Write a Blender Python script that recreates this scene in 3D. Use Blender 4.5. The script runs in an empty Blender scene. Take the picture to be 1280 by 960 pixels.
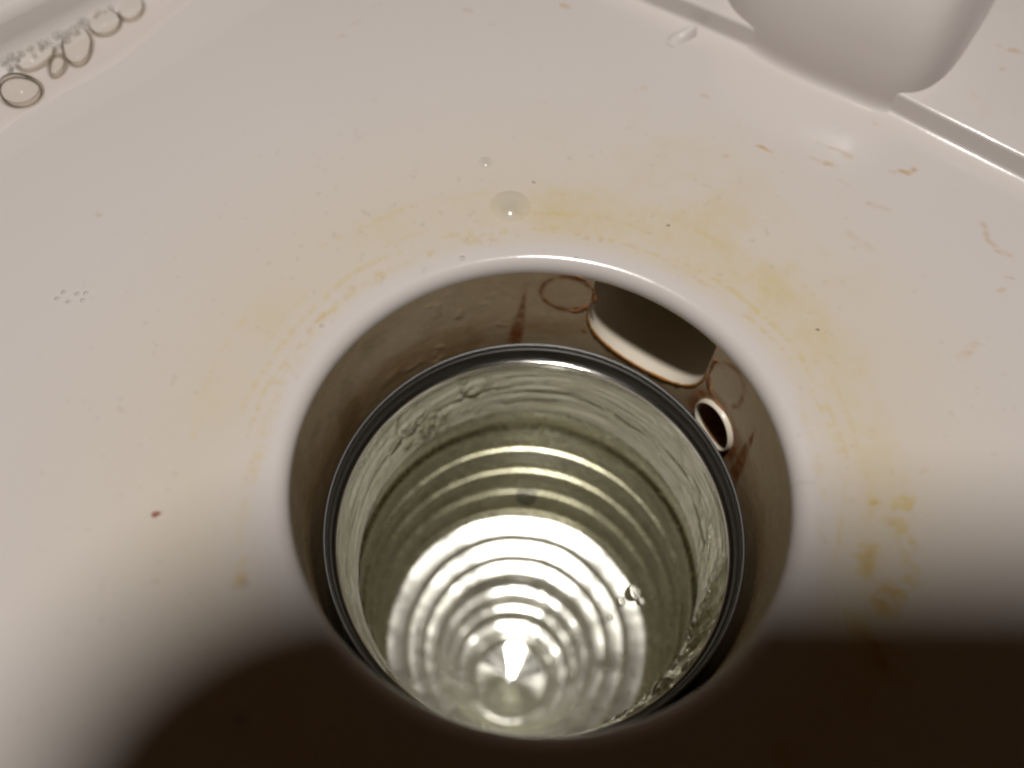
import bpy, math, random
import numpy as np

S = 0.045                      # metres per well radius; everything below is laid out in well radii
sc = bpy.context.scene
col = sc.collection
rng = np.random.default_rng(7)
random.seed(7)

# ------------------------------------------------------------------ camera
CAM = np.array([-0.14413599, -1.48140102, 3.16236783])
RIGHT = np.array([0.99774186, 0.05806442, 0.03375956])
UP = np.array([-0.06716535, 0.86254743, 0.50149851])
FWD = np.array([0.0, 0.50263352, -0.86449959])
FPX = 1100.0
cd = bpy.data.cameras.new("camera")
cd.sensor_width = 36.0
cd.lens = 36.0 * FPX / 1280.0
cd.clip_start = 0.002
cd.clip_end = 20.0
cd.dof.use_dof = True
cd.dof.focus_distance = 3.98 * S
cd.dof.aperture_fstop = 6.6
cam = bpy.data.objects.new("camera", cd)
col.objects.link(cam)
from mathutils import Matrix
M = Matrix(((RIGHT[0], UP[0], -FWD[0], CAM[0] * S),
            (RIGHT[1], UP[1], -FWD[1], CAM[1] * S),
            (RIGHT[2], UP[2], -FWD[2], CAM[2] * S),
            (0, 0, 0, 1)))
cam.matrix_world = M
sc.camera = cam

# ------------------------------------------------------------------ world, lamp, exposure
world = bpy.data.worlds.new("World")
sc.world = world
world.use_nodes = True
bg = world.node_tree.nodes["Background"]
bg.inputs[0].default_value = (1.0, 0.54, 0.26, 1)
bg.inputs[1].default_value = 0.023

LAMP = np.array([-0.1, -0.8, 12.0])
ld = bpy.data.lights.new("torch_lamp", 'AREA')
ld.shape = 'DISK'
ld.size = 1.1 * S
ld.energy = 2.75
ld.color = (1.0, 0.965, 0.915)
lamp = bpy.data.objects.new("torch_lamp", ld)
col.objects.link(lamp)
lamp.location = LAMP * S
_d = Matrix.Identity(3)
from mathutils import Vector
lamp.rotation_euler = Vector((0.1 - LAMP[0], 0.6 - LAMP[1], -LAMP[2])).to_track_quat('-Z', 'Y').to_euler()

vs = sc.view_settings
vs.view_transform = 'Standard'
vs.look = 'None'
vs.exposure = 0.0
vs.gamma = 1.0
vs.use_curve_mapping = False
cy = sc.cycles
cy.use_denoising = True
cy.filter_width = 2.3
cy.max_bounces = 14
cy.glossy_bounces = 10
cy.transparent_max_bounces = 16
cy.transmission_bounces = 8
cy.blur_glossy = 0.6
cy.sample_clamp_indirect = 6.0


# ------------------------------------------------------------------ helpers
def at(px, py, z=0.0):
    d = (px - 640) / FPX * RIGHT - (py - 480) / FPX * UP + FWD
    return CAM + d * ((z - CAM[2]) / d[2])


def hash2(ix, iy, seed):
    n = (ix.astype(np.int64) * 374761393 + iy.astype(np.int64) * 668265263 + seed * 974634777) & 0x7fffffff
    n = ((n ^ (n >> 13)) * 1274126177) & 0x7fffffff
    n = n ^ (n >> 16)
    return (n & 0xffff) / 65535.0


def vnoise(x, y, seed=0):
    ix, iy = np.floor(x), np.floor(y)
    fx, fy = x - ix, y - iy
    fx = fx * fx * (3 - 2 * fx)
    fy = fy * fy * (3 - 2 * fy)
    a, b = hash2(ix, iy, seed), hash2(ix + 1, iy, seed)
    c, d = hash2(ix, iy + 1, seed), hash2(ix + 1, iy + 1, seed)
    return (a * (1 - fx) + b * fx) * (1 - fy) + (c * (1 - fx) + d * fx) * fy


def fbm(x, y, seed=0, oct=4):
    s, a, t = 0.0, 0.5, 0.0
    for k in range(oct):
        s = s + a * vnoise(x * 2 ** k, y * 2 ** k, seed + k)
        t += a
        a *= 0.55
    return s / t


def sstep(a, b, x):
    t = np.clip((x - a) / (b - a), 0, 1)
    return t * t * (3 - 2 * t)


def build(name, V, F, mat, parent=None, smooth=True, paint=None):
    V = np.asarray(V, float) * S
    base = np.array(parent.matrix_basis.translation) if parent is not None and parent.parent is None else np.zeros(3)
    if parent is not None and parent.parent is not None:
        base = np.array(parent.parent.matrix_basis.translation)
    org = base
    if parent is None:
        org = np.array([V[:, 0].mean(), V[:, 1].mean(), V[:, 2].min()])
    me = bpy.data.meshes.new(name)
    me.from_pydata((V - org).tolist(), [], F if isinstance(F, list) else F.tolist())
    me.materials.append(mat)
    if smooth:
        me.polygons.foreach_set("use_smooth", np.ones(len(me.polygons), bool))
    if paint is not None:
        at_ = me.color_attributes.new("stain", 'FLOAT_COLOR', 'POINT')
        c = np.ones((len(V), 4), np.float32)
        c[:, :3] = paint
        at_.data.foreach_set("color", c.ravel())
    me.update()
    o = bpy.data.objects.new(name, me)
    col.objects.link(o)
    if parent is None:
        o.location = org
    else:
        o.parent = parent
    return o


def thing(name, label, cat, loc=(0, 0, 0), group=None):
    o = bpy.data.objects.new(name, None)
    o.empty_display_size = 0.005
    col.objects.link(o)
    o.location = np.array(loc) * S
    o['label'] = label
    o['category'] = cat
    if group:
        o['group'] = group
    return o


def tag(o, label, cat, group=None):
    o['label'] = label
    o['category'] = cat
    if group:
        o['group'] = group
    return o


def gridfaces(nu, nv, cu=False, cv=False, off=0):
    iu = np.arange(nu if cu else nu - 1)
    iv = np.arange(nv if cv else nv - 1)
    U, W = np.meshgrid(iu, iv, indexing='ij')
    U, W = U.ravel(), W.ravel()
    U2, W2 = (U + 1) % nu, (W + 1) % nv
    return np.stack([U * nv + W, U2 * nv + W, U2 * nv + W2, U * nv + W2], 1) + off


def revolve(prof, n=256, seg=None):
    """profile (r, z) turned about the z axis -> verts, faces (normals point along the left of the path)"""
    prof = np.asarray(prof, float)
    t = np.linspace(0, 2 * np.pi, n, endpoint=False)
    P = np.zeros((n, len(prof), 3))
    P[:, :, 0] = np.cos(t)[:, None] * prof[None, :, 0]
    P[:, :, 1] = np.sin(t)[:, None] * prof[None, :, 0]
    P[:, :, 2] = prof[None, :, 1]
    return P.reshape(-1, 3), gridfaces(n, len(prof), True)


def wobble(V, ar, az, sd):
    """hand-worn unevenness of a turned surface"""
    r_ = np.hypot(V[:, 0], V[:, 1])
    c, s_ = V[:, 0] / r_, V[:, 1] / r_
    n1 = fbm(c * 2.2 + 9, s_ * 2.2 + V[:, 2] * 2.5 + 9, sd, 4) - 0.5
    n2 = fbm(c * 2.4 + r_ * 1.5 + 19, s_ * 2.4 + 19, sd + 7, 3) - 0.5
    k = 1 + ar * n1
    return np.stack([V[:, 0] * k, V[:, 1] * k, V[:, 2] + az * n2 * np.minimum(r_ / 0.1, 1)], 1)


def arc(cx, cz, r, a0, a1, n=8, rz=None):
    a = np.radians(np.linspace(a0, a1, n))
    return [(cx + r * math.cos(x), cz + (rz or r) * math.sin(x)) for x in a]


# ------------------------------------------------------------------ materials
def mat_new(name):
    m = bpy.data.materials.new(name)
    m.use_nodes = True
    nt = m.node_tree
    return m, nt, nt.nodes["Principled BSDF"]


def nd(nt, typ, **kw):
    n = nt.nodes.new(typ)
    for k, v in kw.items():
        setattr(n, k, v)
    return n


def tex_noise(nt, scale, detail=4, rough=0.55):
    tc = nd(nt, 'ShaderNodeTexCoord')
    n = nd(nt, 'ShaderNodeTexNoise')
    n.inputs['Scale'].default_value = scale / S
    n.inputs['Detail'].default_value = detail
    n.inputs['Roughness'].default_value = rough
    nt.links.new(tc.outputs['Object'], n.inputs['Vector'])
    return n


def mixc(nt, fac, a, b, mode='MIX'):
    m = nd(nt, 'ShaderNodeMix', data_type='RGBA', blend_type=mode)
    if isinstance(fac, float):
        m.inputs[0].default_value = fac
    else:
        nt.links.new(fac, m.inputs[0])
    for s, v in ((6, a), (7, b)):
        if isinstance(v, tuple):
            m.inputs[s].default_value = (*v, 1)
        else:
            nt.links.new(v, m.inputs[s])
    return m.outputs[2]


def math_(nt, op, a, b=None, clamp=False):
    m = nd(nt, 'ShaderNodeMath', operation=op, use_clamp=clamp)
    for k, v in enumerate((a, b)):
        if v is None:
            continue
        if isinstance(v, (int, float)):
            m.inputs[k].default_value = v
        else:
            nt.links.new(v, m.inputs[k])
    return m.outputs[0]


def enamel(name, white, yellow, rust, dirt, rough, bump, bscale, has_paint=True):
    m, nt, b = mat_new(name)
    big = tex_noise(nt, 1.3, 3)
    base = mixc(nt, math_(nt, 'MULTIPLY', big.outputs[0], 0.45), white, tuple(c * k for c, k in zip(white, (0.95, 0.935, 0.90))))
    if has_paint:
        a = nd(nt, 'ShaderNodeVertexColor', layer_name="stain")
        sp = nd(nt, 'ShaderNodeSeparateColor')
        nt.links.new(a.outputs[0], sp.inputs[0])
        fine = tex_noise(nt, 22, 5, 0.7)
        k = math_(nt, 'ADD', math_(nt, 'MULTIPLY', fine.outputs[0], 1.1), 0.42)
        base = mixc(nt, math_(nt, 'MULTIPLY', sp.outputs[0], k, True), base, yellow)
        base = mixc(nt, math_(nt, 'MULTIPLY', sp.outputs[2], k, True), base, dirt)
        base = mixc(nt, math_(nt, 'MULTIPLY', sp.outputs[1], k, True), base, rust)
        r = math_(nt, 'ADD', math_(nt, 'MULTIPLY', sp.outputs[0], 0.12), rough)
        r = math_(nt, 'ADD', r, math_(nt, 'MULTIPLY', sp.outputs[1], 0.25))
        wm = tex_noise(nt, 3.2, 6, 0.65)
        r = math_(nt, 'ADD', r, math_(nt, 'MULTIPLY', math_(nt, 'SUBTRACT', wm.outputs[0], 0.42), 0.22))
        nt.links.new(r, b.inputs['Roughness'])
    else:
        b.inputs['Roughness'].default_value = rough
    nt.links.new(base, b.inputs['Base Color'])
    b.inputs['IOR'].default_value = 1.5
    bn = tex_noise(nt, bscale, 3)
    bp = nd(nt, 'ShaderNodeBump')
    bp.inputs['Strength'].default_value = bump
    bp.inputs['Distance'].default_value = 0.01 * S
    nt.links.new(bn.outputs[0], bp.inputs['Height'])
    nt.links.new(bp.outputs[0], b.inputs['Normal'])
    return m


WHITE = (0.606, 0.557, 0.537)
M_PAN = enamel("basin_enamel", WHITE, (0.56, 0.455, 0.25), (0.47, 0.27, 0.08), (0.20, 0.15, 0.09), 0.16, 0.10, 9)
M_WELL = enamel("well_enamel", (0.72, 0.59, 0.40), (0.54, 0.33, 0.14), (0.30, 0.10, 0.022), (0.30, 0.20, 0.10), 0.22, 0.16, 14)
M_CHAN = enamel("channel_enamel", (0.72, 0.65, 0.54), (0, 0, 0), (0, 0, 0), (0, 0, 0), 0.3, 0.1, 12, False)
M_PIPE_IN = enamel("rusty_pipe", (0.30, 0.14, 0.06), (0, 0, 0), (0, 0, 0), (0, 0, 0), 0.5, 0.5, 30, False)


def metal(name, c, rough, bump=0.0, bscale=20, c2=None, aniso=0.0):
    m, nt, b = mat_new(name)
    b.inputs['Metallic'].default_value = 1.0
    b.inputs['Roughness'].default_value = rough
    if c2:
        n = tex_noise(nt, 5, 4)
        nt.links.new(mixc(nt, n.outputs[0], c, c2), b.inputs['Base Color'])
        rn = tex_noise(nt, 14, 4)
        nt.links.new(math_(nt, 'ADD', math_(nt, 'MULTIPLY', rn.outputs[0], rough * 0.7), rough * 0.6), b.inputs['Roughness'])
    else:
        b.inputs['Base Color'].default_value = (*c, 1)
    if bump:
        bn = tex_noise(nt, bscale, 3)
        bp = nd(nt, 'ShaderNodeBump')
        bp.inputs['Strength'].default_value = bump
        bp.inputs['Distance'].default_value = 0.01 * S
        nt.links.new(bn.outputs[0], bp.inputs['Height'])
        nt.links.new(bp.outputs[0], b.inputs['Normal'])
    return m


M_RING = metal("brushed_steel", (0.20, 0.20, 0.205), 0.4)
M_BEAD = metal("polished_steel", (0.55, 0.53, 0.50), 0.10)
M_TUBE = metal("cup_metal", (0.74, 0.715, 0.57), 0.28, 0.12, 10, (0.56, 0.535, 0.38))
M_TREAD = metal("tread_metal", (0.93, 0.925, 0.90), 0.31, 0.12, 7, (0.82, 0.81, 0.76))
M_DIMPLE = metal("dimple_metal", (0.92, 0.92, 0.90), 0.12, 0.1, 9, (0.8, 0.8, 0.77))
M_FLOORMETAL = metal("cup_base_metal", (0.92, 0.92, 0.90), 0.20, 0.2, 12, (0.82, 0.81, 0.77))

m, nt, b = mat_new("black_rubber")
b.inputs['Base Color'].default_value = (0.022, 0.018, 0.015, 1)
b.inputs['Roughness'].default_value = 0.35
M_RUBBER = m

# wet film of slime on the inner collar
m, nt, b = mat_new("slime_film")
n1 = tex_noise(nt, 6, 4)
n2 = tex_noise(nt, 30, 4)
a = nd(nt, 'ShaderNodeVertexColor', layer_name="stain")
sp = nd(nt, 'ShaderNodeSeparateColor')
nt.links.new(a.outputs[0], sp.inputs[0])
c0 = mixc(nt, n1.outputs[0], (0.88, 0.85, 0.72), (0.64, 0.61, 0.44))
c1 = mixc(nt, math_(nt, 'MULTIPLY', sp.outputs[0], math_(nt, 'ADD', n2.outputs[0], 0.3), True), c0, (0.20, 0.19, 0.05))
nt.links.new(c1, b.inputs['Base Color'])
b.inputs['Metallic'].default_value = 0.35
b.inputs['Roughness'].default_value = 0.16
b.inputs['Coat Weight'].default_value = 0.8
b.inputs['Coat Roughness'].default_value = 0.05
bp = nd(nt, 'ShaderNodeBump')
bp.inputs['Strength'].default_value = 0.35
bp.inputs['Distance'].default_value = 0.012 * S
nt.links.new(n2.outputs[0], bp.inputs['Height'])
nt.links.new(bp.outputs[0], b.inputs['Normal'])
M_SLIME = m


def thin_water(name, tint, ior=1.33, rough=0.02):
    m = bpy.data.materials.new(name)
    m.use_nodes = True
    nt = m.node_tree
    nt.nodes.remove(nt.nodes["Principled BSDF"])
    out = nt.nodes["Material Output"]
    tr = nd(nt, 'ShaderNodeBsdfTransparent')
    tr.inputs[0].default_value = (*tint, 1)
    gl = nd(nt, 'ShaderNodeBsdfGlossy')
    gl.inputs['Roughness'].default_value = rough
    fr = nd(nt, 'ShaderNodeFresnel')
    fr.inputs['IOR'].default_value = ior
    mx = nd(nt, 'ShaderNodeMixShader')
    nt.links.new(fr.outputs[0], mx.inputs[0])
    nt.links.new(tr.outputs[0], mx.inputs[1])
    nt.links.new(gl.outputs[0], mx.inputs[2])
    nt.links.new(mx.outputs[0], out.inputs['Surface'])
    return m


M_WATER = thin_water("still_water", (0.985, 0.982, 0.95))
M_DROP = thin_water("drop_water", (0.925, 0.935, 0.935), 1.33, 0.13)
M_WETSTREAK = enamel("wet_enamel", WHITE, (0, 0, 0), (0, 0, 0), (0, 0, 0), 0.28, 0.05, 9, False)
M_DRIB = thin_water('dribble_water', (0.99, 0.99, 0.99), 1.5, 0.26)
M_FILM = thin_water("soap_film", (0.965, 0.958, 0.94), 1.14, 0.12)
M_FOAM = thin_water('foam_edge', (0.88, 0.86, 0.82), 1.08, 0.15)
M_POOL = thin_water("pool_water", (0.97, 0.96, 0.95), 1.33, 0.05)
m, nt, b = mat_new("meniscus_water")
b.inputs['Base Color'].default_value = (0.9, 0.88, 0.85, 1)
b.inputs['Transmission Weight'].default_value = 1.0
b.inputs['IOR'].default_value = 1.33
b.inputs['Roughness'].default_value = 0.05
M_MEN = m


def plain(name, c, rough, var=0.25):
    m, nt, b = mat_new(name)
    n = tex_noise(nt, 60, 3)
    nt.links.new(mixc(nt, n.outputs[0], c, tuple(x * (1 - var) for x in c)), b.inputs['Base Color'])
    b.inputs['Roughness'].default_value = rough
    return m


M_FROTH = plain('froth_bead', (0.62, 0.59, 0.55), 0.12, 0.1)
nt = M_FROTH.node_tree
_tr = nd(nt, 'ShaderNodeBsdfTransparent')
_mx = nd(nt, 'ShaderNodeMixShader')
_mx.inputs[0].default_value = 0.30
nt.links.new(_tr.outputs[0], _mx.inputs[1])
nt.links.new(nt.nodes["Principled BSDF"].outputs[0], _mx.inputs[2])
nt.links.new(_mx.outputs[0], nt.nodes["Material Output"].inputs['Surface'])
M_CRUMB = plain("rust_crumb", (0.36, 0.14, 0.10), 0.6)
M_GRIT = plain("grit", (0.32, 0.27, 0.22), 0.7)
M_LENS_REFL = thin_water("lens_reflection_grey", (0.52, 0.54, 0.60), 1.02, 0.5)  # grey tint of the lens mirrored in the cup water
M_PHONE = plain("phone_case", (0.02, 0.018, 0.016), 0.45)

# ------------------------------------------------------------------ the basin
basin = thing("basin", "white enamel basin with yellow and rust stains around its round drain well", "basin", (0, 0, 0))
FIL = 0.07


def polyline_dist(x, y, pts):
    best = np.full(x.shape, 9.0)
    for (x0, y0), (x1, y1) in zip(pts[:-1], pts[1:]):
        dx, dy = x1 - x0, y1 - y0
        t = np.clip(((x - x0) * dx + (y - y0) * dy) / (dx * dx + dy * dy + 1e-12), 0, 1)
        best = np.minimum(best, np.hypot(x - x0 - t * dx, y - y0 - t * dy))
    return best


def pts_at(l, z=0.0):
    return [tuple(at(px, py, z)[:2]) for px, py in l]


# stains on the pan, each where it lies on the enamel: pixel strokes (points, half width in radii, strength, kind)
STROKES = []
for l, w_, s_, k_ in [
    # thin yellow tide line round the left of the well
    ([(520, 320), (470, 345), (400, 400), (355, 470), (328, 540), (308, 610), (300, 680), (303, 730)], 0.030, 0.42, 'y'),
    ([(480, 345), (430, 372), (400, 395)], 0.022, 0.55, 'y'),
    ([(640, 300), (560, 306), (500, 330)], 0.03, 0.30, 'y'),
    ([(700, 300), (790, 312), (860, 335)], 0.02, 0.28, 'y'),
    ([(1000, 500), (1020, 560), (1032, 640), (1030, 700)], 0.022, 0.35, 'y'),
    ([(1085, 690), (1090, 740), (1105, 755)], 0.065, 1.3, 'y'),
    ([(1110, 740), (1118, 735)], 0.065, 1.2, 'y'), ([(1098, 750), (1110, 735)], 0.045, 0.6, 'r'), ([(1085, 690), (1090, 720)], 0.03, 0.4, 'r'), ([(1090, 632), (1097, 628)], 0.02, 0.35, 'r'), ([(1112, 655), (1118, 648)], 0.02, 0.3, 'r'),
    ([(1140, 720), (1120, 640), (1135, 630)], 0.05, 1.0, 'y'),
    ([(1085, 635), (1100, 625)], 0.035, 0.9, 'y'),
    ([(1100, 600), (1120, 598)], 0.025, 0.35, 'y'),
    ([(1075, 790), (1105, 830)], 0.09, 1.2, 'y'), ([(1090, 800), (1105, 830)], 0.05, 0.6, 'r'),
    # orange flecks on the right
    ([(948, 180), (958, 186), (966, 190)], 0.012, 0.8, 'r'), ([(968, 196), (971, 197)], 0.012, 0.6, 'r'),
    ([(902, 198), (908, 197)], 0.012, 0.5, 'r'), ([(1020, 178), (1035, 184), (1058, 191)], 0.010, 0.6, 'r'),
    ([(1056, 193), (1062, 194)], 0.016, 0.6, 'r'), ([(1012, 196), (1030, 205), (1047, 209)], 0.010, 0.35, 'r'),
    ([(1124, 213), (1136, 217), (1147, 213)], 0.014, 0.9, 'r'), ([(1110, 213), (1118, 214)], 0.01, 0.4, 'r'),
    ([(873, 116), (882, 120)], 0.010, 0.5, 'r'), ([(806, 110), (812, 110)], 0.012, 0.6, 'r'),
    ([(793, 112), (800, 111)], 0.008, 0.35, 'r'), ([(580, 11), (590, 13)], 0.014, 0.6, 'r'),
    ([(700, 6), (708, 9)], 0.016, 0.7, 'r'), ([(425, 46), (434, 44)], 0.016, 0.35, 'r'), ([(438, 30), (450, 24)], 0.012, 0.25, 'r'),
    ([(612, 28), (618, 30)], 0.012, 0.3, 'r'), ([(468, 8), (475, 5)], 0.012, 0.3, 'r'),
    ([(1228, 278), (1236, 300), (1250, 310)], 0.016, 0.4, 'r'), ([(1245, 312), (1262, 317)], 0.018, 0.5, 'r'),
    ([(1258, 345), (1265, 347)], 0.012, 0.5, 'r'), ([(1250, 362), (1254, 360)], 0.012, 0.4, 'r'),
    ([(1205, 445), (1218, 428)], 0.022, 0.3, 'r'), ([(1096, 156), (1100, 158)], 0.012, 0.5, 'r'),
    ([(1048, 225), (1060, 230)], 0.010, 0.35, 'r'), ([(1020, 202), (1042, 205)], 0.012, 0.4, 'r'),
    ([(915, 158), (922, 156)], 0.012, 0.25, 'r'), ([(1085, 255), (1110, 262)], 0.02, 0.2, 'r'),
    ([(1060, 290), (1085, 310)], 0.03, 0.15, 'r'), ([(303, 722), (306, 716)], 0.02, 0.5, 'r'),
    ([(1072, 880), (1078, 870)], 0.04, 0.4, 'r'), ([(975, 940), (985, 950)], 0.04, 0.4, 'r'),
    ([(1150, 590), (1154, 588)], 0.012, 0.4, 'r'), ([(120, 268), (124, 269)], 0.01, 0.4, 'r'),
    ([(365, 250), (430, 235)], 0.05, 0.06, 'y'),
]:
    STROKES.append((pts_at(l), w_, s_, k_))
LEDGE_Z = 0.12
for l, w_, s_ in [([(1263, 63), (1272, 66)], 0.016, 1.0), ([(1247, 58), (1252, 60)], 0.012, 0.3), ([(1192, 74), (1204, 60)], 0.016, 0.9),
                  ([(1215, 120), (1235, 138)], 0.03, 0.1), ([(1250, 88), (1258, 84)], 0.015, 0.3), ([(1189, 133), (1192, 132)], 0.01, 0.5)]:
    STROKES.append((pts_at(l, LEDGE_Z), w_, s_, 'r'))


def paint_pan(x, y):
    r = np.hypot(x, y)
    th = np.degrees(np.arctan2(y, x))
    wx = x + 0.05 * (fbm(x * 9, y * 9, 21) - 0.5)
    wy = y + 0.05 * (fbm(x * 9, y * 9, 31) - 0.5)
    n = fbm(x * 5, y * 5, 3)
    nf = fbm(x * 18, y * 18, 5)
    nx = fbm(x * 45, y * 45, 8, 3)
    # broad yellow bloom beyond the rim
    e = np.exp(-((r - 1.33) / 0.16) ** 2)
    w_ang = 0.16 + 0.55 * np.exp(-((th - 72) / 48) ** 2) + 0.25 * np.exp(-((th + 5) / 40) ** 2) + 0.1 * np.exp(-((th - 170) / 40) ** 2)
    Y = e * w_ang * (0.45 + 0.6 * sstep(0.25, 0.8, n)) * 0.9
    Y += 0.30 * np.exp(-((r - 1.65) / 0.35) ** 2) * np.exp(-((th - 60) / 28) ** 2) * sstep(0.3, 0.8, n)
    Y += 0.20 * np.exp(-((r - 1.45) / 0.5) ** 2)
    Y += 0.12 * sstep(0.55, 0.8, fbm(x * 3.1, y * 3.1, 77)) * sstep(0.5, 0.75, nf) * np.exp(-((th - 45) / 35) ** 2)
    # thin hard tide lines following the rim
    ca, sa = np.cos(np.radians(th)), np.sin(np.radians(th))
    for k_, (rb, wd, st) in enumerate(((1.165, 0.009, 0.55), (1.215, 0.012, 0.5), (1.29, 0.010, 0.30), (1.42, 0.014, 0.22))):
        rl = rb + 0.10 * (fbm(ca * 2 + 7 * k_ + 5, sa * 2 + 5, 51 + k_, 4) - 0.5)
        on = sstep(0.42, 0.62, fbm(ca * 4 + 3 * k_ + 9, sa * 4 + 9, 57 + k_, 4)) * (th > -35) * (th < 215)
        Y += st * on * np.exp(-((r - rl) / wd) ** 2) * sstep(0.3, 0.62, nx)
    # clean polished band next to the rim
    Y *= sstep(1.08, 1.13 + 0.03 * n, r)
    R = 0.28 * np.exp(-((r - 1.17 - 0.08 * (n - 0.5)) / 0.012) ** 2) * sstep(0.5, 0.7, nf) * sstep(0.4, 0.6, nx) * (th > 20)
    for pts, w_, s_, k_ in STROKES:
        px = np.array(pts)
        if len(x) == 0:
            continue
        pad = w_ * 3 + 0.06
        mk = (x > px[:, 0].min() - pad) & (x < px[:, 0].max() + pad) & (y > px[:, 1].min() - pad) & (y < px[:, 1].max() + pad)
        if not mk.any():
            continue
        d = polyline_dist(wx[mk], wy[mk], pts)
        w_ = w_ * 0.8 if k_ == 'r' else w_
        v = s_ * np.exp(-(d / w_) ** 2) * (0.15 + 1.3 * sstep(0.3, 0.7, 0.5 * nf[mk] + 0.5 * nx[mk]))
        if k_ == 'y':
            Y[mk] = np.maximum(Y[mk], v)
        else:
            R[mk] = np.maximum(R[mk], v)
    # speckles of dirt
    D = 0.16 * sstep(0.80, 0.9, fbm(x * 28, y * 28, 91, 2)) * np.exp(-((r - 1.5) / 0.7) ** 2)
    return np.stack([np.clip(Y, 0, 1), np.clip(R, 0, 1), np.clip(D, 0, 1)], 1)


# floor of the pan with the rounded rim of the well
rs = list(np.arange(1 + FIL, 3.9, 0.0105)) + [4.0, 4.3, 4.8, 5.5, 6.5]
fil = [(1.0, -FIL)] + arc(1 + FIL, -FIL, FIL, 172, 98, 12) 
prof = np.array(fil + [(r_, 0.0) for r_ in rs])
prof[:len(fil), 1] = np.minimum(prof[:len(fil), 1], 0)
NT = 1200
V, F = revolve(prof, NT)
# very slight fall of the enamel towards the well and hand-cast waviness
r_ = np.hypot(V[:, 0], V[:, 1])
V[:, 2] += sstep(1.1, 1.8, r_) * 0.012 * (fbm(V[:, 0] * 0.9, V[:, 1] * 0.9, 41, 2) - 0.5)
build("pan_floor", V, F[:, ::-1], M_PAN, basin, True, paint_pan(V[:, 0], V[:, 1]))

# wall of the well, patched round the two openings
OUT_C, OUT_H, OUT_T, OUT_S, OUT_B = 60.0, 18.3, -0.078, -0.33, -0.62
PIPE_C, PIPE_Z, PIPE_A, PIPE_B = 32.2, -0.555, 6.9, 0.122


def outlet_poly(n=240):
    p = [(OUT_C - OUT_H, OUT_T), (OUT_C - OUT_H, OUT_S)]
    for a in np.radians(np.linspace(180, 360, 90)):
        p.append((OUT_C + OUT_H * math.cos(a), OUT_S + (OUT_S - OUT_B) * math.sin(a)))
    p += [(OUT_C + OUT_H * k, OUT_T) for k in np.linspace(1, -0.95, 40)]
    return np.array(p)


OP = outlet_poly()


def ray_poly(c, d, P):
    best = None
    for i in range(len(P)):
        a, b_ = P[i], P[(i + 1) % len(P)]
        e = b_ - a
        den = d[0] * e[1] - d[1] * e[0]
        if abs(den) < 1e-12:
            continue
        w_ = a - c
        t = (w_[0] * e[1] - w_[1] * e[0]) / den
        s_ = (w_[0] * d[1] - w_[1] * d[0]) / den
        if t > 0 and -1e-9 <= s_ <= 1 + 1e-9:
            if best is None or t < best:
                best = t
    return c + d * best


def rect_loop(a0, a1, z0, z1, na, nz):
    A = np.linspace(a0, a1, na + 1)
    Z = np.linspace(z0, z1, nz + 1)
    return np.array([(x, z0) for x in A[:-1]] + [(a1, z) for z in Z[:-1]] + [(x, z1) for x in A[::-1][:-1]] + [(a0, z) for z in Z[::-1][:-1]])


def wall_patch(loop, inner, m_):
    t = np.linspace(0, 1, m_)[None, :, None]
    AZ = loop[:, None, :] * (1 - t) + inner[:, None, :] * t
    return AZ.reshape(-1, 2), gridfaces(len(loop), m_, True)


A0 = np.arange(0, 360, 0.5)
Z0 = np.concatenate([-FIL - np.arange(0, 0.6301, 0.01), np.linspace(-0.70, -1.7, 14)[1:]])
nA, nZ = len(A0), len(Z0)
AZ = np.stack(np.meshgrid(A0, Z0, indexing='ij'), -1).reshape(-1, 2)
F = gridfaces(nA, nZ, True)
ac = (A0[F[:, 0] // nZ] + 0.25)
zc = (Z0[F[:, 0] % nZ] + Z0[F[:, 2] % nZ]) / 2
hole = ((ac > 40) & (ac < 80) & (zc > -0.70)) | ((ac > 25) & (ac < 40) & (zc > -0.70) & (zc < -0.42))
F = F[~hole]
parts_AZ, parts_F, off = [AZ], [F], len(AZ)
lp = rect_loop(40, 80, -0.70, -0.07, 80, 63)
inn = np.array([ray_poly(np.array([OUT_C, OUT_S]), q - np.array([OUT_C, OUT_S]), OP) for q in lp])
az, f = wall_patch(lp, inn, 14)
parts_AZ.append(az); parts_F.append(f + off); off += len(az)
lp = rect_loop(25, 40, -0.70, -0.42, 60, 40)
d = lp - np.array([PIPE_C, PIPE_Z])
sc_ = 1 / np.sqrt((d[:, 0] / PIPE_A) ** 2 + (d[:, 1] / PIPE_B) ** 2)
inn2 = np.array([PIPE_C, PIPE_Z]) + d * sc_[:, None]
az, f = wall_patch(lp, inn2, 12)
parts_AZ.append(az); parts_F.append(f + off); off += len(az)
AZ = np.concatenate(parts_AZ)
F = np.concatenate(parts_F)


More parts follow.
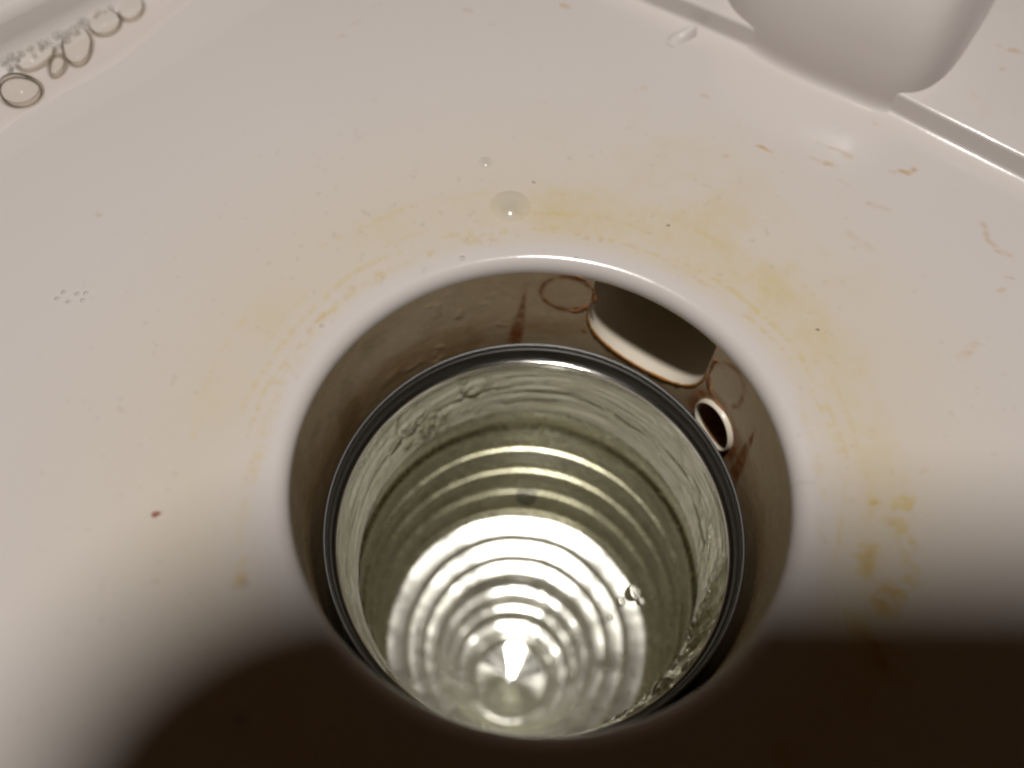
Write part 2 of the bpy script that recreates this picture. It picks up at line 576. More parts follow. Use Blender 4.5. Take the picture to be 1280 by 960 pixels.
def paint_well(a, z):
    u = np.radians(a)
    wu = u + 0.022 * (fbm(u * 14, z * 14, 11) - 0.5)
    wz = z + 0.022 * (fbm(u * 14, z * 14, 12) - 0.5)
    wa = np.degrees(wu)
    nf = fbm(u * 24, z * 24, 13)
    n = fbm(u * 6, z * 6, 14)
    R = np.zeros_like(u)

    def ell(ca, cz, ra, rz, tilt=0.0, w_=0.012, s_=0.9, keep=None):
        x, y = wu - math.radians(ca), wz - cz
        x, y = x * math.cos(tilt) - y * math.sin(tilt), x * math.sin(tilt) + y * math.cos(tilt)
        ra = math.radians(ra)
        q = np.sqrt((x / ra) ** 2 + (y / rz) ** 2)
        d_ = np.abs(q - 1) * min(ra, rz)
        v = s_ * np.exp(-(d_ / w_) ** 2) * (0.45 + 0.8 * sstep(0.3, 0.7, nf))
        v += 0.10 * s_ * np.exp(-np.maximum(q - 1, 0) ** 2 / 0.02) * (q < 1.6)
        if keep is not None:
            v = v * keep
        return v
    R = np.maximum(R, ell(84.8, -0.215, 7.2, 0.130, 0.0, 0.014, 0.85, sstep(77.5, 79.5, a)))
    R = np.maximum(R, ell(34.8, -0.25, 6.1, 0.155, -0.25, 0.012, 0.7, 1 - sstep(41.0, 42.0, a)))
    # tide line under the lip of the outlet
    d_ = polyline_dist(wu, wz, [(math.radians(p[0]), p[1]) for p in OP])
    R = np.maximum(R, 0.95 * np.exp(-(d_ / 0.013) ** 2) * sstep(-0.12, -0.34, z) * (0.6 + 0.6 * nf))
    R = np.maximum(R, 0.22 * np.exp(-(d_ / 0.06) ** 2) * sstep(0.3, 0.6, n) * (z > -0.68))
    # ring round the small pipe
    q = np.sqrt(((wa - PIPE_C) / (PIPE_A * 1.32)) ** 2 + ((wz - PIPE_Z) / (PIPE_B * 1.32)) ** 2)
    R = np.maximum(R, 0.95 * np.exp(-((q - 1) / 0.28) ** 2) * (0.5 + 0.7 * nf))

    def wedge(tip_a, tip_z, b0, b1, bz, s_):
        t = np.clip((wz - tip_z) / (bz - tip_z), 0, 1.2)
        lo = tip_a + (b0 - tip_a) * t
        hi = tip_a + (b1 - tip_a) * t
        mid, hw = (lo + hi) / 2, np.maximum(np.abs(hi - lo) / 2, 0.25)
        e = np.exp(-(np.maximum(np.abs(wa - mid) - hw * 0.6, 0) / (0.3 + hw * 0.35)) ** 2)
        return s_ * e * (wz < tip_z + 0.01) * (0.35 + 0.85 * sstep(0.25, 0.7, nf)) * sstep(0, 0.15, t)
    R = np.maximum(R, wedge(96.3, -0.20, 96.2, 100.8, -0.64, 0.85))
    R = np.maximum(R, 0.5 * np.exp(-(np.abs(wa - 96.4) / 0.5) ** 2) * sstep(-0.1, -0.25, z) * (z > -0.66))
    R = np.maximum(R, wedge(20.6, -0.22, 16.0, 21.4, -0.70, 1.0))
    R = np.maximum(R, 0.9 * np.exp(-(np.hypot(wu - math.radians(78.6), wz + 0.50) / 0.016) ** 2))
    R = np.maximum(R, 0.3 * sstep(-0.50, -0.66, z) * np.exp(-((a - 108) / 9) ** 2) * sstep(0.35, 0.7, n))
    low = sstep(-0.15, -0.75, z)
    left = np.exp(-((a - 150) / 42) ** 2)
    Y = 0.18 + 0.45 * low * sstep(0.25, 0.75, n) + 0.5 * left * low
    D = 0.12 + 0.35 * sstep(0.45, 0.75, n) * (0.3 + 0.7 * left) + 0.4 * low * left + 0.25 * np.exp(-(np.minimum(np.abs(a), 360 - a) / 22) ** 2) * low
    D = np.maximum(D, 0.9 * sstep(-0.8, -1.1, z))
    return np.stack([np.clip(Y, 0, 1), np.clip(R, 0, 1), np.clip(D, 0, 1)], 1)


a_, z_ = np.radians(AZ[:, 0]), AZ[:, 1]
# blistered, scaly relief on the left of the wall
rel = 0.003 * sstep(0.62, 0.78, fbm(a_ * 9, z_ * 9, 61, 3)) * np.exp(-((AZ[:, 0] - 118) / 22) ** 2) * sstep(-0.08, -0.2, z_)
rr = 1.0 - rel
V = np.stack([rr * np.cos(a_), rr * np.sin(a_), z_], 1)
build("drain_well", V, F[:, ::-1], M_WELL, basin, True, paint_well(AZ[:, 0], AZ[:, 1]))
V, F = revolve([(1.0, -1.55), (0.93, -1.58)], 96)
build("well_bottom", V, F[:, ::-1], M_RUBBER, basin)

# the outlet channel leading out of the well: the opening swept outward
oc = math.radians(OUT_C)
odir = np.array([math.cos(oc), math.sin(oc), 0])
ring0 = np.array([(math.cos(math.radians(p[0])), math.sin(math.radians(p[0])), p[1]) for p in OP])
nst = 12
L = [ring0 + odir * t for t in np.linspace(0, 0.6, nst)]
V = np.stack(L, 1).reshape(-1, 3)
F = gridfaces(len(OP), nst, True)
end = [(i * nst + nst - 1) for i in range(len(OP))]
o = build("outlet_channel", V, F.tolist() + [end], M_CHAN, basin, False)
# small pipe lip beside it
npi = 64
tt = np.linspace(0, 2 * np.pi, npi, endpoint=False)
sec = [(1.02, 0.0), (1.03, 0.022), (1.05, 0.024), (1.08, 0.025), (1.11, 0.021), (1.135, 0.012), (1.15, -0.004)]
P = np.zeros((npi, len(sec), 3))
for j, (k, pr) in enumerate(sec):
    aa = np.radians(PIPE_C + PIPE_A * k * np.cos(tt))
    zz = PIPE_Z + PIPE_B * k * np.sin(tt)
    P[:, j] = np.stack([(1 - pr) * np.cos(aa), (1 - pr) * np.sin(aa), zz], 1)
pipe = build("pipe_lip", P.reshape(-1, 3), gridfaces(npi, len(sec), True), M_CHAN, basin)
pd = np.array([math.cos(math.radians(PIPE_C)), math.sin(math.radians(PIPE_C)), 0])
aa = np.radians(PIPE_C + PIPE_A * 1.02 * np.cos(tt)); zz = PIPE_Z + PIPE_B * 1.02 * np.sin(tt)
r0 = np.stack([np.cos(aa), np.sin(aa), zz], 1)
V = np.stack([r0 + pd * t for t in np.linspace(0, 0.13, 5)], 1).reshape(-1, 3)
build("pipe_bore", V, gridfaces(npi, 5, True).tolist() + [[i * 5 + 4 for i in range(npi)]], M_PIPE_IN, basin, False)


def wall_tube(ang, z, rad, n=8):
    """thin crust along a line on the well wall"""
    a_ = np.radians(ang)
    c = np.stack([np.cos(a_), np.sin(a_), z], 1)
    tg = np.gradient(c, axis=0)
    tg /= np.linalg.norm(tg, axis=1)[:, None]
    nr = np.stack([-np.cos(a_), -np.sin(a_), 0 * a_], 1)
    bn = np.cross(tg, nr)
    t = np.linspace(0, 2 * np.pi, n, endpoint=False)
    P = c[:, None, :] + rad[:, None, None] * (np.cos(t)[None, :, None] * bn[:, None, :] + 0.5 * np.sin(t)[None, :, None] * nr[:, None, :])
    return P.reshape(-1, 3), gridfaces(len(c), n, False, True)


qa = np.radians(np.linspace(172, 366, 160))
ea = OUT_C + (OUT_H + 0.3) * np.cos(qa)
ez = OUT_S + (OUT_S - OUT_B + 0.006) * np.sin(qa)
er = 0.011 * (0.5 + fbm(qa * 9, qa * 0, 15)) * np.sin(np.linspace(0.12, math.pi - 0.12, 160)) ** 0.5
V, F = wall_tube(ea, ez, er)
M_CRUST = enamel("orange_crust", (0.46, 0.20, 0.045), (0, 0, 0), (0, 0, 0), (0, 0, 0), 0.35, 0.6, 40, False)
build("rust_crust", V, F, M_CRUST, basin)

M_RUSTCRUST = enamel("dark_rust_crust", (0.33, 0.13, 0.04), (0, 0, 0), (0, 0, 0), (0, 0, 0), 0.4, 0.6, 40, False)
for (ca, cz, ra, rz, t0, t1) in ((84.8, -0.215, 7.2, 0.130, 78, 282), (34.8, -0.25, 6.1, 0.155, -125, 70)):
    q_ = np.radians(np.linspace(t0, t1, 120))
    e1 = ca + ra * np.cos(q_) + 2.6 * (fbm(q_ * 1.6, q_ * 0 + ca, 44) - 0.5)
    e2 = cz + rz * np.sin(q_) + 0.06 * (fbm(q_ * 1.6, q_ * 0 + ca, 45) - 0.5)
    er = 0.0125 * sstep(0.25, 0.75, fbm(q_ * 2.5, q_ * 0 + ca, 46))  * np.sin(np.linspace(0.1, math.pi - 0.1, 120)) ** 0.5
    V, F = wall_tube(e1, e2, er)
    build("rust_crust", V, F, M_RUSTCRUST, basin)


def catmull(pts, n):
    pts = np.array(pts, float)
    P = np.vstack([2 * pts[0] - pts[1], pts, 2 * pts[-1] - pts[-2]])
    out = []
    for i in range(1, len(P) - 2):
        for t in np.linspace(0, 1, n, endpoint=False):
            out.append(0.5 * (2 * P[i] + (P[i + 1] - P[i - 1]) * t + (2 * P[i - 1] - 5 * P[i] + 4 * P[i + 1] - P[i + 2]) * t * t
                              + (3 * P[i] - P[i - 1] - 3 * P[i + 1] + P[i + 2]) * t ** 3))
    out.append(P[-2])
    return np.array(out)


def sweep(name, path, prof, mat, side=1, jit=0.0):
    path = catmull(path, 24)
    tg = np.gradient(path, axis=0)
    tg /= np.linalg.norm(tg, axis=1)[:, None]
    nrm = np.stack([-tg[:, 1], tg[:, 0]], 1) * side
    prof = np.array(prof)
    V = np.zeros((len(path), len(prof), 3))
    V[:, :, :2] = path[:, None, :] + nrm[:, None, :] * prof[None, :, :1]
    V[:, :, 2] = prof[None, :, 1]
    V = V.reshape(-1, 3)
    F = gridfaces(len(path), len(prof))
    if side < 0:
        F = F[:, ::-1]
    return build(name, V, F, mat, basin, True, paint_pan(V[:, 0], V[:, 1]))


# right-hand step up to the ledge: cove, riser, rounded edge, ledge
zz0 = -0.004
step_r = [(-0.09, zz0), (-0.06, -0.002)] + arc(0.0, 0.026, 0.024, 264, 356, 9) + arc(0.046, LEDGE_Z - 0.020, 0.020, 178, 92, 9)
step_r += [(0.09, LEDGE_Z + 0.001), (0.2, LEDGE_Z + 0.004)] + [(d_, LEDGE_Z + 0.006) for d_ in np.linspace(0.25, 1.6, 110)] + [(4.0, LEDGE_Z)]
RP = [(-1.4, 4.2), (-0.5, 3.45), (0.337, 2.915), (0.86, 2.62), (1.515, 2.235), (1.875, 1.985), (2.302, 1.688), (3.0, 1.2), (4.2, 0.2)]
sweep("right_ledge", RP, step_r, M_PAN, 1)
# left-hand rounded step
HL = 0.30
step_l = [(-0.50, zz0), (-0.42, 0.001), (-0.30, 0.012), (-0.20, 0.030)] + arc(-0.075, 0.195, 0.165, 292, 345, 8) + arc(0.185, HL - 0.10, 0.10, 165, 92, 12)
step_l += [(0.3, HL + 0.003), (0.6, HL + 0.008), (4.0, HL)]
LP = [(-4.2, 0.2), (-3.5, 1.0), (-2.98, 1.64), (-2.74, 1.95), (-2.45, 2.29), (-2.1, 2.72), (-1.5, 3.5), (-0.6, 4.5)]
sweep("left_ledge", LP, step_l, M_PAN, 1)

# moulded boss on the right-hand ledge
foot = [(0.90, 3.35), (0.87, 2.98), (0.91, 2.70), (1.13, 2.46), (1.45, 2.26), (1.72, 2.14), (1.93, 2.24), (2.15, 2.55), (2.42, 3.05), (2.6, 3.7), (2.1, 4.3), (1.3, 4.2)]
lp = catmull(foot + [foot[0]], 16)[:-1]
cen = np.array([1.75, 3.35])
HB = 0.80
V = []
for e_, z_ in ((0.030, -0.004), (0.016, 0.006), (0.008, 0.016), (0.003, 0.032), (0.0, 0.055)):   # cove where it runs into the pan
    dv = lp - cen
    V.append(np.column_stack([lp + dv / np.linalg.norm(dv, axis=1)[:, None] * e_, np.full(len(lp), z_)]))
nl = 30
for t in np.linspace(0, 1, nl):
    ph = t * math.pi / 2
    k = math.cos(ph) ** (0.62) if t < 1 else 0.0
    k = max(k, 0.002)
    zt = HB * math.sin(ph) ** 0.95
    q = cen + (lp - cen) * k
    V.append(np.column_stack([q, np.full(len(q), zt + 0.075)]))
nl += 5
V = np.stack(V, 1).reshape(-1, 3)
F = gridfaces(len(lp), nl, True)
build("moulded_boss", V, F, M_PAN, basin, True, paint_pan(V[:, 0], V[:, 1]) * 0)

# ------------------------------------------------------------------ the cup in the well
cup = thing("drain_cup", "ribbed metal cup with a steel rim sunk in the round drain well", "cup", (0, 0, -5.6))
CUP_SHIFT = -0.018      # the cup stands a touch towards the near side of the well
# outer steel ring
pr = [(0.940, -1.6), (0.944, -0.575)] + arc(0.936, -0.560, 0.009, -10, 120, 7) + [(0.929, -0.560), (0.926, -0.585)]
V, F = revolve(pr, 256)
build("rim_ring", V, F, M_RING, cup)
# black seal
V, F = revolve([(0.930, -0.64), (0.9275, -0.578), (0.924, -0.576), (0.918, -0.590), (0.914, -0.672), (0.916, -0.70)], 256)
build("rubber_seal", V, F, M_RUBBER, cup)
# polished inner bead
V, F = revolve([(0.917, -0.72)] + arc(0.908, -0.676, 0.0085, 0, 180, 10) + [(0.900, -0.70), (0.907, -0.73)], 256)
build("inner_bead", V, F, M_BEAD, cup)
# slimy collar below the bead
na, nz = 900, 64
A = np.linspace(0, 2 * np.pi, na, endpoint=False)
T = np.linspace(0, 1, nz)
Ag, Tg = np.meshgrid(A, T, indexing='ij')
deg = np.degrees(Ag)
dd = lambda c, w_: np.exp(-((((deg - c) + 180) % 360 - 180) / w_) ** 2)
lump = 0.10 + 0.8 * dd(128, 24) + 1.5 * dd(-32, 30)
env = np.sin(np.pi * np.clip(Tg, 0, 1)) ** 0.6
ncl = fbm(np.cos(Ag) * 16 + 40, np.sin(Ag) * 16 + Tg * 6 + 40, 71, 4)
nfi = fbm(np.cos(Ag) * 46 + 90, np.sin(Ag) * 46 + Tg * 18 + 90, 72, 3)
soft = fbm(np.cos(Ag) * 3 + 20 + Tg * 9, np.sin(Ag) * 3 + Tg * 9 + 20, 73, 3)
bump = (lump * (0.026 * sstep(0.5, 0.8, ncl) + 0.018 * (nfi - 0.5)) + 0.032 * (soft - 0.5)) * env
rad = 0.905 - 0.058 * Tg ** 1.1 + 0.006 * np.sin(Tg * 11) * (1 - Tg) ** 2 - bump
Zg = -0.715 - 0.375 * Tg
V = np.stack([rad * np.cos(Ag), rad * np.sin(Ag), Zg], -1).reshape(-1, 3)
grn = np.clip(sstep(0.4, 0.75, ncl) * (lump - 0.2), 0, 1).ravel()
build("slime_collar", V, gridfaces(na, nz, True)[:, ::-1], M_SLIME, cup, True, np.stack([grn, grn, grn], 1))
# ribbed tube
prof = [(0.845, -1.091), (0.848, -1.105), (0.880, -1.115), (0.904, -1.14)]
levels = [(-1.14, 0.902), (-1.40, 0.894), (-1.68, 0.887), (-1.98, 0.880), (-2.30, 0.873), (-2.64, 0.864)]
for i in range(len(levels) - 1):
    (z0, r0), (z1, r1) = levels[i], levels[i + 1]
    hgt = z0 - z1
    for t in np.linspace(0.02, 0.86, 10):
        zz = z0 - hgt * t
        bow = 0.012 * math.sin(math.pi * t / 0.86)
        prof.append((r0 + (r1 - r0) * 0.5 * t + bow, zz))
    ra = prof[-1][0]
    zl = z0 - hgt * 0.86
    for t in np.linspace(0.15, 1, 7):
        prof.append((ra + (r1 - 0.022 - ra) * math.sin(t * math.pi / 2), zl - hgt * 0.10 * (1 - math.cos(t * math.pi / 2))))
    prof.append((r1 - 0.014, z1))
V, F = revolve(prof, 320)
V = wobble(V, 0.008, 0.006, 3)
build("ribbed_tube", V, F, M_TUBE, cup)
# broad sloping treads and risers lower down
lr, lz = prof[-1]


def tread(r0, z0, r1, slope, drop, bulge):
    """inward sloping tread with a rounded nose, then a slightly hollow riser"""
    q = []
    w_ = r0 - r1
    for t in np.linspace(0, 1, 9):
        q.append((r0 - w_ * t, z0 - w_ * slope * t - bulge * math.sin(math.pi * t) * -1 * 0.5))
    z1 = q[-1][1]
    q += arc(r1 - 0.002, z1 - 0.012, 0.010, 130, 180, 4)
    for t in np.linspace(0.1, 1, 7):
        q.append((r1 - 0.012 + 0.008 * math.sin(math.pi * t), z1 - 0.03 - drop * t))
    return q


pb = [(lr, lz)]
pb += tread(lr + 0.002, lz - 0.02, 0.735, 0.24, 0.07, 0.004)
for r_in, drop in ((0.628, 0.08), (0.540, 0.27)):
    pb += tread(pb[-1][0], pb[-1][1] - 0.01, r_in, 0.20, drop, 0.004)
TRB = len(pb)
V, F = revolve(pb, 320)
V = wobble(V, 0.03, 0.014, 5)
build("sloping_treads", V, F, M_TREAD, cup)
# stepped base
lr, lz = pb[-1]
pb = [(lr, lz)]
for r_in, drop in ((0.478, 0.22), (0.430, 0.22), (0.352, 0.03)):
    pb += tread(pb[-1][0], pb[-1][1] - 0.008, r_in, 0.165, drop, 0.004)
lz = pb[-1][1]
ZB = lz - 0.02
pb += arc(0.325, ZB, 0.03, 60, 170, 8)
V, F = revolve(pb, 320)
V = wobble(V, 0.03, 0.007, 9)
build("stepped_base", V, F, M_FLOORMETAL, cup)
pbw = [(0.300, ZB), (0.292, ZB - 0.03)] + [(0.285 - 0.255 * t, ZB - 0.04 - 0.036 * t) for t in np.linspace(0, 1, 12)] + [(0.001, ZB - 0.078)]
V, F = revolve(pbw, 160)
V = wobble(V, 0.02, 0.004, 9)
build("base_dimple", V, F, M_DIMPLE, cup)

cup.location.y += CUP_SHIFT * S

# water standing in the cup
V, F = revolve([(0.889, -1.2), (0.6, -1.2), (0.3, -1.2), (0.001, -1.2)], 128)
wv = build("water", V, F, M_WATER)
wv['kind'] = 'structure'
wv['label'] = "clear yellowish water standing in the metal cup"


# ------------------------------------------------------------------ drops, bubbles, specks
def dome(rx, ry, h, n=28, nl=9, wob=0.06, seed=0):
    """water drop: a low dome with an uneven outline, flat underneath"""
    t = np.linspace(0, 2 * np.pi, n, endpoint=False)
    g = np.random.default_rng(seed)
    w_ = 1 + wob * (np.cos(2 * t + g.uniform(0, 6)) + 0.6 * np.cos(3 * t + g.uniform(0, 6)))
    V = []
    for k in np.linspace(0, 1, nl):
        ph = k * math.pi / 2
        c = max(math.cos(ph), 0.01)
        V.append(np.stack([rx * c * w_ * np.cos(t), ry * c * w_ * np.sin(t), np.full(n, h * math.sin(ph))], 1))
    return np.stack(V, 1).reshape(-1, 3), gridfaces(n, nl, True).tolist() + [[i * nl + nl - 1 for i in range(n)]]


def cap(r, h, n, nl):
    """flat sessile drop: a shallow rounded cap"""
    t = np.linspace(0, 2 * np.pi, n, endpoint=False)
    V = []
    for k in np.linspace(1, 0.01, nl):
        V.append(np.stack([r * k * np.cos(t), r * k * np.sin(t), np.full(n, h * (1 - k * k))], 1))
    return np.stack(V, 1).reshape(-1, 3), gridfaces(n, nl, True).tolist() + [[i * nl + nl - 1 for i in range(n)]]


def put(name, V, F, mat, loc, label, cat, group=None):
    o = build(name, np.asarray(V) + np.array(loc), F, mat)
    tag(o, label, cat, group)
    return o


FZ = 0.003
V, F = cap(0.098, 0.037, 40, 12)
put("water_drop", V, F, M_DROP, at(638, 258, FZ), "large round water drop on the enamel just above the well's far rim", "drop")
V, F = cap(0.036, 0.014, 24, 8)
put("water_drop", V, F, M_DROP, at(607, 203, FZ), "small round water drop above and left of the large drop", "drop")
tiny = [(72, 374), (80, 366), (86, 378), (97, 368), (104, 376), (108, 367)]
TINY = ["leftmost tiny droplet of the splash cluster on the left enamel", "second tiny droplet from the left, at the top of the splash cluster",
        "lowest tiny droplet, in the middle of the splash cluster", "tiny droplet near the top right of the splash cluster",
        "lower of the two rightmost tiny droplets in the splash cluster", "upper of the two rightmost tiny droplets in the splash cluster"]
for i, (x, y) in enumerate(tiny):
    V, F = cap(0.014, 0.007, 14, 6)
    put("splash_droplet", V, F, M_DROP, at(x, y, FZ), TINY[i], "drop", "splash droplets on the left enamel")
for x, y, r_, lab in [(307, 730, 0.020, "single bright droplet on the tide line left of the well"),
                      (300, 900, 0.022, "lone droplet in the dark shadow at lower left"),
                      (578, 323, 0.016, "droplet on the rounded rim at the well's far left"),
                      (720, 323, 0.012, "droplet on the rounded rim straight behind the well"),
                      (402, 408, 0.012, "pale droplet on the yellow tide line at upper left of the well")]:
    V, F = cap(r_, r_ * 0.5, 18, 7)
    put("water_droplet", V, F, M_DROP, at(x, y, FZ), lab, "drop")


def tube(path, rad, n=10, flat=1.0):
    path = np.array(path, float)
    tg = np.gradient(path, axis=0)
    tg /= np.linalg.norm(tg, axis=1)[:, None]
    up = np.array([0, 0, 1.0])
    sd = np.cross(tg, up)
    sd /= np.linalg.norm(sd, axis=1)[:, None]
    a = np.linspace(0, 2 * np.pi, n, endpoint=False)
    V = path[:, None, :] + (np.cos(a)[None, :, None] * sd[:, None, :] + np.sin(a)[None, :, None] * up * flat) * np.asarray(rad)[:, None, None]
    F = gridfaces(len(path), n, False, True).tolist()
    F += [list(range(n))[::-1], [(len(path) - 1) * n + i for i in range(n)]]
    return V.reshape(-1, 3), F


pth = catmull([at(837, 56, 0.002), at(846, 44, 0.022), at(857, 37, 0.040), at(871, 30, 0.060)], 8)
hw = 0.004 + 0.040 * np.sin(np.linspace(0.25, 2.8, len(pth))) ** 0.6
tg = np.gradient(pth[:, :2], axis=0)
tg /= np.linalg.norm(tg, axis=1)[:, None]
sd = np.stack([-tg[:, 1], tg[:, 0]], 1)
V = np.zeros((len(pth), 13, 3))
for k, u_ in enumerate(np.linspace(-1, 1, 13)):
    V[:, k, :2] = pth[:, :2] + sd * (hw * u_)[:, None]
    V[:, k, 2] = pth[:, 2] * (1 - u_ * u_)
V = V.reshape(-1, 3)
F = gridfaces(len(pth), 13)[:, ::-1].tolist()
put("water_dribble", V, F, M_WETSTREAK, (0, 0, 0), "short curved dribble of water glinting left of the white boss", "water")

# shallow pool along the left step
pool = catmull([(-3.12, 0.75), (-2.70, 1.55), (-2.54, 1.785), (-2.271, 2.104), (-2.013, 2.576), (-1.7, 3.2)], 10)
PZ = 0.020
wall = catmull([(-3.4, 1.10), (-2.96, 1.62), (-2.73, 1.92), (-2.44, 2.26), (-2.09, 2.69), (-1.6, 3.3)], 10)
V = np.stack([np.column_stack([pool, np.full(len(pool), PZ + 0.004)]),
              np.column_stack([pool * 0.9 + wall * 0.1, np.full(len(pool), PZ + 0.020)]),
              np.column_stack([pool * 0.7 + wall * 0.3, np.full(len(pool), PZ + 0.024)]),
              np.column_stack([wall, np.full(len(pool), PZ + 0.028)])], 1)
o = build("pool_water", V.reshape(-1, 3), gridfaces(len(pool), 4), M_POOL)
o['kind'] = 'structure'
o['label'] = "thin pool of water along the foot of the left step"

bub = [(163, 8, 15, 20, "soap bubble at the top end of the froth"),
       (130, 28, 20, 17, "round soap bubble second from the top of the froth"),
       (96, 57, 18, 25, "tall oval soap bubble in the middle of the froth"),
       (71, 81, 10, 14, "smallest oval soap bubble wedged between two larger ones"),
       (44, 70, 18, 22, "angular soap bubble left of the smallest oval one"),
       (24, 112, 26, 19, "long flat soap bubble at the lowest end of the froth")]
for i, (x, y, sx, sy, lab) in enumerate(bub):
    c = at(x, y, 0.05)
    dep = float((c - CAM) @ FWD)
    rx, ry = sx * dep / FPX * 1.06, sy * dep / FPX * 1.3
    bt = thing("soap_bubble", lab, "bubble", (c[0], c[1], 0.042), "soap bubbles along the left step")
    V, F = dome(rx, ry, min(rx, ry) * 0.75, 32, 12, 0.05, 60 + i)
    F = F[:-1]
    ang = {5: -0.55, 2: 0.35, 4: -0.3}.get(i, 0.2)
    Rm = np.array([[math.cos(ang), -math.sin(ang), 0], [math.sin(ang), math.cos(ang), 0], [0, 0, 1]])
    V = V @ Rm.T
    build("film", V + np.array([c[0], c[1], 0.042]), F, M_FILM, bt)
    base = V.reshape(32, 12, 3)[:, 0]
    a = np.linspace(0, 2 * np.pi, 8, endpoint=False)
    nrm = base / np.linalg.norm(base, axis=1)[:, None]
    tr = base[:, None, :] + 0.011 * (np.cos(a)[None, :, None] * nrm[:, None, :] + np.sin(a)[None, :, None] * np.array([0, 0, 1.3]))
    build("meniscus", tr.reshape(-1, 3) + np.array([c[0], c[1], 0.046]), gridfaces(32, 8, True, True), M_FOAM, bt)
# fine froth along the wall
allV, allF, off = [], [], 0
fl = [(0, 88), (25, 56), (60, 42), (95, 28), (115, 5), (150, -8)]
for i in range(170):
    k = random.random() * (len(fl) - 1)
    j = int(k)
    x = fl[j][0] + (fl[j + 1][0] - fl[j][0]) * (k - j) + random.gauss(0, 5)
    y = fl[j][1] + (fl[j + 1][1] - fl[j][1]) * (k - j) + random.gauss(0, 6)
    c = at(x, y, 0.09)
    r_ = random.choice([0.010, 0.012, 0.014, 0.018, 0.024])
    V, F = dome(r_, r_, r_ * 1.2, 12, 6, 0.03, i)
    allV.append(V + np.array([c[0], c[1], 0.075]))
    allF += [[q + off for q in f] for f in F]
    off += len(V)
o = build("froth", np.concatenate(allV), allF, M_FROTH)
o['kind'] = 'stuff'
o['label'] = "fine soap froth clinging to the foot of the left step"


def crumb(rx, ry, h, seed):
    V, F = dome(rx, ry, h, 12, 5, 0.18, seed)
    g = np.random.default_rng(seed)
    return V * (1 + 0.12 * g.standard_normal((len(V), 1))), F


V, F = crumb(0.018, 0.013, 0.010, 5)
put("rust_crumb", V, F, M_CRUMB, at(195, 643, 0.0), "tiny reddish crumb alone on the white enamel left of the well", "crumb")
for i, (x, y, r_, lab) in enumerate([(667, 228, 0.011, "dark grit speck right above the large water drop"),
                                     (835, 282, 0.012, "dark grit speck on the yellow stain behind the outlet"),
                                     (1022, 412, 0.010, "dark grit speck on the enamel right of the well")]):
    V, F = crumb(r_ * 0.75, r_ * 0.6, 0.005, 30 + i)
    put("grit_speck", V, F, M_GRIT, at(x, y, 0.0), lab, "grit")

# on the water in the cup
WZ = -1.199
for i, (x, y, r_, lab) in enumerate([(790, 742, 0.042, "largest bubble of the small cluster on the cup's water"),
                                     (776, 752, 0.026, "bubble touching the left of the largest one on the water"),
                                     (800, 752, 0.024, "bubble touching the lower right of the largest one on the water"),
                                     (763, 772, 0.016, "small bubble below the cluster on the cup's water")]):
    c = at(x, y, WZ)
    V, F = dome(r_, r_, r_ * 0.9, 20, 8, 0.04, 80 + i)
    put("water_bubble", V, F, M_MEN, c, lab, "bubble", "bubbles on the cup water")
PIN = ["lone pinhead bubble far left on the cup's water", "largest pinhead bubble at the top of the arc on the water",
       "second pinhead bubble from the top of the arc on the water", "third pinhead bubble from the top of the arc on the water",
       "fourth pinhead bubble from the top, above the bubble cluster", "pinhead bubble of the arc just above right of the bubble cluster",
       "pinhead bubble of the arc right of the bubble cluster", "second lowest pinhead bubble of the arc on the water",
       "lowest pinhead bubble at the right end of the arc", "pinhead bubble well below the cluster, nearest the near rim",
       "pinhead bubble left of the glare on the cup's water", "pinhead bubble between the glare and the bubble cluster"]
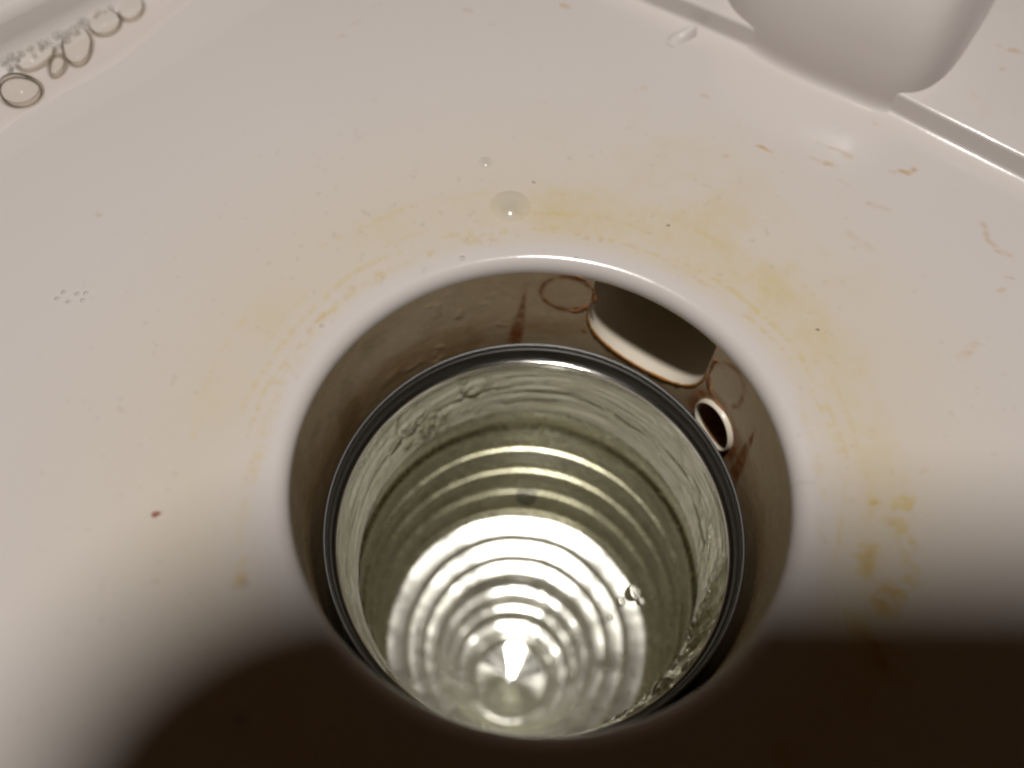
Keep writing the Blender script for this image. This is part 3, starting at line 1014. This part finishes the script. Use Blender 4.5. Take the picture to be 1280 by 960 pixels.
for i, (x, y, r_) in enumerate([(545, 657, 0.014), (757, 682, 0.016), (765, 690, 0.010), (776, 702, 0.010), (788, 712, 0.010), (798, 722, 0.012),
                                (812, 742, 0.010), (826, 752, 0.010), (836, 764, 0.012), (736, 806, 0.020), (588, 668, 0.012), (737, 752, 0.010)]):
    c = at(x, y, WZ)
    V, F = dome(r_, r_, r_, 14, 6, 0.08, 100 + i)
    put("tiny_bubble", V, F, M_DROP, c, PIN[i], "bubble", "pinhead bubbles on the cup water")
V, F = dome(0.056, 0.056, 0.006, 28, 5, 0.02, 9)  # reflection of the camera lens, put in as a grey disc on the water
put("lens_reflection", V, F, M_LENS_REFL, at(658, 620, WZ), "round grey speck floating on the water in the cup", "reflection")

# ------------------------------------------------------------------ the hand-held phone, unseen, shaped and placed to throw the near-rim shadow
ph = thing("phone", "dark handheld phone above the picture, placed and shaped to shade the near side of the basin", "phone", tuple(CAM + UP * 1.0 - FWD * 1.2))
X0, X1, Y0, Y1, R0 = -0.84, 2.2, 0.1, 1.84, 0.75
out = []
for cx_, cy_, a0 in ((X1 - R0, Y1 - R0, 0), (X0 + R0, Y1 - R0, 90), (X0 + R0, Y0 + R0, 180), (X1 - R0, Y0 + R0, 270)):
    out += arc(cx_, cy_, R0, a0, a0 + 90, 10)
out = np.array(out)
lay = []
for ins, dz in ((0.03, 0.02), (0.0, 0.05), (0.0, 0.17), (0.03, 0.20)):
    q = np.array([np.array([(X0 + X1) / 2, (Y0 + Y1) / 2]) + (p - np.array([(X0 + X1) / 2, (Y0 + Y1) / 2])) * (1 - ins) for p in out])
    lay.append(CAM + q[:, :1] * RIGHT + q[:, 1:] * UP - (1.2 + dz) * FWD)
V = np.stack(lay, 1).reshape(-1, 3)
n = len(out)
F = gridfaces(n, 4, True).tolist() + [[i * 4 for i in range(n)][::-1], [i * 4 + 3 for i in range(n)]]
build("body", V, F, M_PHONE, ph, False)
t = np.linspace(0, 2 * np.pi, 24, endpoint=False)
V = [CAM + RIGHT * (0.35 + 0.05 * math.cos(a)) + UP * (1.5 + 0.05 * math.sin(a)) - 1.216 * FWD for a in t]
build("flash_window", np.array(V), [list(range(24))], M_BEAD, ph, False)
